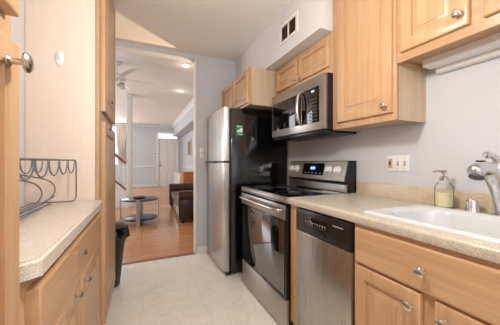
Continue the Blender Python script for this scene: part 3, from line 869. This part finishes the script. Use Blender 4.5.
for (x0, x1, z0, z1) in ((0.885, 0.90, 1.506, 1.520), (0.905, 0.913, 1.506, 1.520), (0.918, 0.936, 1.508, 1.518), (0.884, 0.940, 1.455, 1.468), (0.890, 0.912, 1.472, 1.480), (0.914, 0.944, 1.470, 1.496), (0.900, 0.910, 1.430, 1.440), (0.914, 0.938, 1.428, 1.438)):
    box(mg, (x0, yb - 0.0006, z0), (x1, yb + 0.0002, z1), 0, 1)
props(obj('fridge_magnet', mg, ['green', 'white_mark'], loc=(0.912, FY0, 1.418)), 'green magnet with white marks on the black refrigerator side', 'magnet')

bm = bmesh.new(); box(bm, (0.662, FW - 0.006, 1.20), (0.712, FW - 0.0005, 1.325), 0.002)
sw = props(obj('light_switch', bm, 'plastic_white', loc=(0.687, FW, 1.20)), 'white light switch on the wall beside the refrigerator', 'light switch')
bm = bmesh.new(); box(bm, (0.682, FW - 0.015, 1.255), (0.692, FW - 0.0062, 1.275), 0.002); obj('toggle', bm, 'dark_grey', sw)

# ------------------------------------------------------------------ right side: wall cabinets
UX = 1.252                    # wall cabinet face plane
# tall cabinet beside microwave
tc = thing('wall_cabinet', 'tall maple wall cabinet beside the microwave', 'cabinet', (1.38, 1.13, 1.38))
TY0, TY1 = 0.897, 1.380
obj('face_frame', B((UX, TY0, 1.379), (UX + 0.02, TY1, 2.46), 0.002), 'wood_v', tc)
bm = bmesh.new(); box(bm, (UX + 0.0205, TY0, 1.379), (WX - 0.0005, TY0 + 0.015, 2.46)); box(bm, (UX + 0.0205, TY1 - 0.015, 1.379), (WX - 0.0005, TY1, 2.46)); box(bm, (UX + 0.0205, TY0 + 0.015, 1.392), (WX - 0.0005, TY1 - 0.015, 1.404)); box(bm, (UX + 0.0205, TY0 + 0.015, 2.445), (WX - 0.0005, TY1 - 0.015, 2.46)); box(bm, (WX - 0.01, TY0 + 0.015, 1.404), (WX - 0.0005, TY1 - 0.015, 2.445))
obj('body', bm, 'laminate_tan', tc)
rdoor(tc, 0.915, 1.322, 1.420, 2.42, UX, -1, (0.948, 1.460), fr=0.062)
# cabinet over microwave
mc = thing('wall_cabinet', 'small two-door maple cabinet above the microwave', 'cabinet', (1.38, 1.78, 1.8))
MY0, MY1 = 1.3825, 2.190
obj('face_frame', B((UX, MY0, 1.795), (UX + 0.02, MY1, 2.090), 0.002), 'wood_h', mc)
obj('body', B((UX + 0.0205, MY0, 1.795), (WX - 0.0005, MY1, 2.090)), 'laminate_tan', mc)
rdoor(mc, 1.410, 1.780, 1.845, 2.062, UX, -1, (1.752, 1.872), fr=0.045, ks=0.8)
rdoor(mc, 1.810, 2.165, 1.845, 2.062, UX, -1, (1.838, 1.872), fr=0.045, ks=0.8)
# cabinet over the refrigerator
fcb = thing('wall_cabinet', 'deep maple cabinet above the refrigerator', 'cabinet', (1.2, 2.65, 1.72))
CY0, CY1 = 2.215, 3.085
CXF = 0.965
obj('face_frame', B((CXF, CY0, 1.718), (CXF + 0.02, CY1, 2.088), 0.002), 'wood_h', fcb)
obj('body', B((CXF + 0.0205, CY0, 1.718), (WX - 0.0005, CY1, 2.088)), 'laminate_tan', fcb)
rdoor(fcb, 2.240, 2.640, 1.738, 2.070, CXF, -1, fr=0.05)
rdoor(fcb, 2.670, 3.060, 1.738, 2.070, CXF, -1, fr=0.05)
# cabinet over the sink
sc_ = thing('wall_cabinet', 'short maple wall cabinet over the sink with under-cabinet light', 'cabinet', (1.38, 0.4, 1.68))
PY0, PY1 = -0.05, 0.895
obj('face_frame', B((UX, PY0, 1.678), (UX + 0.02, PY1, 2.46), 0.002), 'wood_h', sc_)
bm = bmesh.new(); box(bm, (UX + 0.0205, PY0, 1.700), (WX - 0.0005, PY1, 2.46)); box(bm, (UX + 0.0205, PY1 - 0.012, 1.678), (WX - 0.0005, PY1, 1.699))
obj('body', bm, 'wood_h', sc_)
rdoor(sc_, 0.570, 0.868, 1.722, 2.42, UX, -1, (0.602, 1.775), fr=0.06)
rdoor(sc_, 0.235, 0.522, 1.722, 2.42, UX, -1, (0.488, 1.790), fr=0.06)
rdoor(sc_, -0.03, 0.205, 1.722, 2.42, UX, -1, (0.170, 1.790), fr=0.06)
ul = thing('under_cabinet_light', 'slim white under-cabinet light above the sink wall', 'light fixture', (1.42, 0.5, 1.65))
bm = bmesh.new(); prism(bm, [(1.385, 1.6995), (1.385, 1.668), (1.392, 1.660), (1.46, 1.660), (1.466, 1.668), (1.466, 1.6995)], 1, 0.18, 0.845); obj('housing', bm, 'plastic_white', ul)
bm = bmesh.new(); prism(bm, [(1.467, 1.6995), (1.467, 1.640), (1.475, 1.634), (1.502, 1.634), (1.502, 1.6995)], 1, 0.18, 0.825); obj('back_channel', bm, 'plastic_white', ul)

# ------------------------------------------------------------------ microwave
mw = thing('microwave', 'stainless over-the-range microwave with black window and curved handle', 'microwave', (1.35, 1.78, 1.39))
MX = 1.184; QY0, QY1 = 1.388, 2.165; QZ0, QZ1 = 1.385, 1.792
obj('body', B((MX + 0.03, QY0, QZ0), (WX - 0.001, QY1, QZ1), 0.003), 'black', mw)
dm = obj('front', B((MX, QY0 + 0.001, QZ0 + 0.002), (MX + 0.0295, QY1 - 0.001, QZ1 - 0.002), 0.006), 'steel', mw)
obj('window', B((MX - 0.004, 1.672, 1.452), (MX - 0.0004, 2.130, 1.712), 0.0015), 'black_glass', dm)
bm = bmesh.new(); box(bm, (MX - 0.004, 1.445, 1.446), (MX - 0.0004, 1.660, 1.712), 0.0015)
for r in range(7):
    for c in range(3):
        y = 1.470 + c * 0.032; z = 1.462 + r * 0.026; box(bm, (MX - 0.0048, y, z), (MX - 0.0041, y + 0.020, z + 0.010), 0, 1)
box(bm, (MX - 0.0048, 1.480, 1.672), (MX - 0.0041, 1.545, 1.696), 0, 2); box(bm, (MX - 0.0054, 1.500, 1.677), (MX - 0.0049, 1.530, 1.690), 0, 3)
obj('keypad', bm, ['black_glass', 'dark_grey', 'black', 'display_white'], dm)
bm = bmesh.new(); box(bm, (MX - 0.001, 1.745, 1.735), (MX - 0.0002, 1.80, 1.742)); obj('badge', bm, 'grey_mark', dm)
bm = bmesh.new(); tube(bm, [(MX - 0.001, 1.664, 1.452), (MX - 0.026, 1.664, 1.475), (MX - 0.040, 1.664, 1.53), (MX - 0.044, 1.664, 1.585), (MX - 0.040, 1.664, 1.64), (MX - 0.026, 1.664, 1.695), (MX - 0.001, 1.664, 1.716)], [0.013, 0.014, 0.014, 0.014, 0.014, 0.014, 0.013], 10, smooth=5); obj('handle', bm, 'steel', dm)
bm = bmesh.new(); box(bm, (MX + 0.01, QY0 + 0.01, QZ0 - 0.022), (WX - 0.003, QY1 - 0.01, QZ0 - 0.0005), 0.004)
for k in range(12):
    x = MX + 0.05 + k * 0.009; box(bm, (x, 1.50, QZ0 - 0.025), (x + 0.004, 1.72, QZ0 - 0.0225)); box(bm, (x, 1.85, QZ0 - 0.025), (x + 0.004, 2.07, QZ0 - 0.0225))
obj('vent_base', bm, 'black_satin', mw)

# ------------------------------------------------------------------ air vent on soffit
av = thing('air_vent', 'white wall register with dark louvres on the soffit face', 'vent', (1.14, 1.785, 2.27))
bm = bmesh.new()
vy0, vy1, vz0, vz1 = 1.646, 1.925, 2.192, 2.362
for lo, hi in (((vy0, vz0), (vy0 + 0.03, vz1)), ((vy1 - 0.03, vz0), (vy1, vz1)), ((vy0 + 0.03, vz0), (vy1 - 0.03, vz0 + 0.025)), ((vy0 + 0.03, vz1 - 0.025), (vy1 - 0.03, vz1)), ((1.777, vz0 + 0.025), (1.794, vz1 - 0.025))):
    box(bm, (1.132, lo[0], lo[1]), (1.1415, hi[0], hi[1]), 0.002)
obj('frame', bm, 'plastic_white', av)
obj('duct_back', B((1.1385, vy0 + 0.03, vz0 + 0.025), (1.1415, vy1 - 0.03, vz1 - 0.025)), 'brass', av)
for y0, y1 in ((vy0 + 0.031, 1.776), (1.795, vy1 - 0.031)):
    bm = bmesh.new()
    for k in range(6):
        z = vz0 + 0.034 + k * 0.019; prism(bm, [(1.1335, z), (1.1385, z + 0.010), (1.1382, z + 0.0115), (1.133, z + 0.0015)], 1, y0, y1)
    obj('louvre', bm, 'brass', av)
bm = bmesh.new(); lathe(bm, (0.655, 1.79, CEIL - 0.0005), (0, 0, -1), [(0, 0), (0.03, 0), (0.03, 0.004), (0.012, 0.008), (0.010, 0.02), (0.018, 0.022), (0.018, 0.026), (0, 0.028)], 16)
props(obj('sprinkler_head', bm, 'brass', loc=(0.655, 1.79, CEIL)), 'small bronze fitting on the kitchen ceiling', 'ceiling fitting')

# ------------------------------------------------------------------ left side
LX = -0.258                   # left face frames; wall at -0.585
LB = -0.583
np_ = thing('pantry_cabinet', 'near maple pantry cabinet at the frame edge, doors seen edge-on', 'cabinet', (-0.42, 0.35, 0))
obj('face_frame', B((LX - 0.02, -0.30, 0.10), (LX, 0.690, 2.46), 0.002), 'wood_v', np_)
bm = bmesh.new(); box(bm, (LB, -0.30, 0.10), (LX - 0.0205, 0.690, 2.46)); box(bm, (LX - 0.09, -0.30, 0.0), (LX - 0.075, 0.69, 0.099)); obj('body', bm, 'wood_v', np_)
rdoor(np_, 0.200, 0.664, 1.452, 2.42, LX, 1, (0.635, 1.52), name='door', t=0.024)
rdoor(np_, 0.200, 0.664, 0.125, 1.392, LX, 1, (0.610, 1.342), name='door', t=0.024, ks=1.15)
rdoor(np_, -0.28, 0.180, 1.452, 2.42, LX, 1, (-0.24, 1.52), name='door', t=0.024)
rdoor(np_, -0.28, 0.180, 0.125, 1.392, LX, 1, (-0.24, 1.358), name='door', t=0.024)

lb = thing('base_cabinet', 'maple base cabinet with wide drawer under the left worktop', 'cabinet', (-0.42, 1.2, 0))
LY0, LY1 = 0.715, 1.704
BX = -0.254
obj('face_frame', B((BX - 0.02, LY0, 0.10), (BX, LY1, 0.880), 0.002), 'wood_h', lb)
bm = bmesh.new(); box(bm, (LB, LY0, 0.10), (BX - 0.0205, LY1, 0.880)); box(bm, (BX - 0.09, LY0, 0.0), (BX - 0.075, LY1, 0.099)); obj('body', bm, 'laminate', lb)
rdoor(lb, 0.742, 1.672, 0.692, 0.846, BX, 1, (1.13, 0.798), name='drawer', raised=False, mat='wood_h', t=0.03, ks=0.85)
rdoor(lb, 0.742, 1.165, 0.125, 0.678, BX, 1, (1.075, 0.660), t=0.028, ks=0.85)
rdoor(lb, 1.195, 1.672, 0.125, 0.678, BX, 1, (1.235, 0.650), t=0.028, ks=0.85)

bm = bmesh.new()
bp = [(LB, 0.705), (-0.250, 0.705), (-0.217, 0.728), (-0.217, 1.706), (LB, 1.706)]
prism(bm, bp, 2, 0.8815, 0.925)
bmesh.ops.bevel(bm, geom=[e for e in bm.edges if all(abs(v.co.z - 0.925) < 1e-5 for v in e.verts)], offset=0.008, segments=3, affect='EDGES')
props(obj('worktop', bm, 'counter_left', loc=(-0.4, 1.2, 0.8815)), 'pale stone-look worktop on the left base cabinet with clipped corner', 'worktop')

fp = thing('pantry_cabinet', 'far tall maple pantry with beige side panel beyond the left worktop', 'cabinet', (-0.42, 2.1, 0))
GY0, GY1 = 1.710, 2.430
PX = -0.238
obj('face_frame', B((PX - 0.02, GY0, 0.10), (PX, GY1, 2.49), 0.002), 'wood_v', fp)
bm = bmesh.new(); box(bm, (LB, GY0, 0.0), (PX - 0.0205, GY1, 2.49), 0.001); obj('side_panel', bm, 'laminate', fp, label='beige laminate cabinet side')
rdoor(fp, 1.790, 2.405, 1.470, 2.455, PX, 1, (1.93, 1.560), fr=0.07, t=0.024, ks=0.85)
rdoor(fp, 1.790, 2.405, 0.125, 1.405, PX, 1, (1.83, 1.365), fr=0.07, t=0.024, ks=0.85)

hk = bmesh.new(); lathe(hk, (-0.429, GY0 - 0.0005, 1.737), (0, -1, 0), [(0.020, 0), (0.021, 0.004), (0.017, 0.010), (0.008, 0.013), (0, 0.0135)], 24, sx=1.0, sy=2.25)
box(hk, (-0.4325, GY0 - 0.022, 1.728), (-0.4255, GY0 - 0.011, 1.765), 0.003)
props(obj('wall_hook', hk, 'plastic_white', loc=(-0.429, GY0, 1.737)), 'white oval adhesive hook on the beige pantry side', 'hook')

# wire rack
rk = thing('wire_rack', 'grey wire bottle rack with hanging scallop loops on left worktop', 'rack', (-0.4, 1.3, 0.915))
wr = 0.0036
RXf, RXb, RYa, RYb, RZ = -0.338, -0.475, 1.640, 0.80, 1.160
bm = bmesh.new()
tube(bm, [(RXf, RYb, RZ), (RXf, RYa - 0.03, RZ), (RXf, RYa - 0.008, RZ - 0.007), (RXf, RYa, RZ - 0.03), (RXf, RYa, 0.957), (RXf - 0.008, RYa, 0.937), (RXf - 0.03, RYa, 0.9330), (-0.53, RYa, 0.9330)], wr, 8)
tube(bm, [(RXf, RYb, RZ), (RXf, RYb, 0.957), (RXf - 0.03, RYb, 0.9330), (-0.53, RYb, 0.9330)], wr, 8)
tube(bm, [(RXb, RYb, RZ), (RXb, RYa, RZ)], wr, 8); tube(bm, [(RXf, RYa - 0.03, RZ), (RXb, RYa, RZ)], wr, 8); tube(bm, [(RXf, RYb, RZ), (RXb, RYb, RZ)], wr, 8)
for x in (-0.53, -0.445):
    tube(bm, [(x, RYb, 0.9330), (x, RYa, 0.9330)], wr, 8)
obj('frame', bm, 'wire', rk)
for x, dep in ((RXf, 0.066), (RXb, 0.062)):
    bm = bmesh.new()
    for k in range(6):
        y1 = RYa - 0.04 - k * 0.135; y0 = y1 - 0.125
        tube(bm, [(x, y0 + (y1 - y0) * (0.5 - 0.5 * math.cos(PI * j / 12)), RZ - dep * (math.sin(PI * j / 12) ** 0.8)) for j in range(13)], wr * 0.85, 7)
    obj('loop_row', bm, 'wire', rk)
for y in (1.335, 1.165):
    bm = bmesh.new()
    tube(bm, [(RXb, y - 0.05, RZ - 0.06), (RXb + 0.03, y, RZ - 0.07), (RXb + 0.075, y + 0.10, RZ - 0.10), (RXb + 0.085, y + 0.14, RZ - 0.15), (RXb + 0.055, y + 0.12, RZ - 0.20), (RXb + 0.01, y + 0.06, RZ - 0.226)], wr * 0.85, 7, smooth=5)
    obj('curved_support', bm, 'wire', rk)
for x, z, ya, yb in ((-0.425, 0.966, 1.60, 1.10), (-0.40, 0.950, 1.36, 0.95), (-0.46, 0.953, 1.50, 0.95)):
    bm = bmesh.new(); tube(bm, [(x, ya, z + 0.006), (x, ya - 0.03, z), (x, yb, z - 0.012), (x - 0.05, yb - 0.01, z - 0.013), (x - 0.09, yb, z - 0.012), (-0.53, yb + 0.02, 0.9335)], wr * 0.85, 7)
    obj('shelf_wire', bm, 'wire', rk)

# trash can
tcn = thing('trash_can', 'black trash can with bin bag beyond the left cabinets', 'trash can', (-0.285, 2.62, 0))
tx_, ty_ = -0.283, 2.62
bm = bmesh.new(); lathe(bm, (tx_, ty_, 0.0), (0, 0, 1), [(0, 0), (0.080, 0), (0.088, 0.01), (0.140, 0.50), (0.150, 0.53), (0.142, 0.53), (0.083, 0.03), (0, 0.02)], 32); obj('bin', bm, 'black', tcn)
bm = bmesh.new(); lathe(bm, (tx_, ty_, 0.531), (0, 0, 1), [(0.150, 0), (0.158, 0.004), (0.155, 0.02), (0.12, 0.045), (0.05, 0.055), (0, 0.056)], 32); obj('lid', bm, 'black_gloss', tcn)
bm = bmesh.new(); pts = []
t = bmesh.new(); n = 40; rings = []
for z, r0, am in ((0.425, 0.142, 0.004), (0.45, 0.158, 0.016), (0.49, 0.164, 0.012), (0.528, 0.156, 0.003)):
    rings.append([t.verts.new((tx_ + (r0 + am * math.sin(k * 3.7 + z * 60) * math.cos(k * 1.3)) * math.cos(2 * PI * k / n), ty_ + (r0 + am * math.sin(k * 3.7 + z * 60)) * math.sin(2 * PI * k / n), z + (0.02 * math.sin(k * 2.1) if z < 0.44 else 0))) for k in range(n)])
for a, b in zip(rings, rings[1:]):
    for k in range(n):
        t.faces.new((a[k], a[(k + 1) % n], b[(k + 1) % n], b[k]))
merge(bm, t); obj('bin_bag', bm, 'bag', tcn)
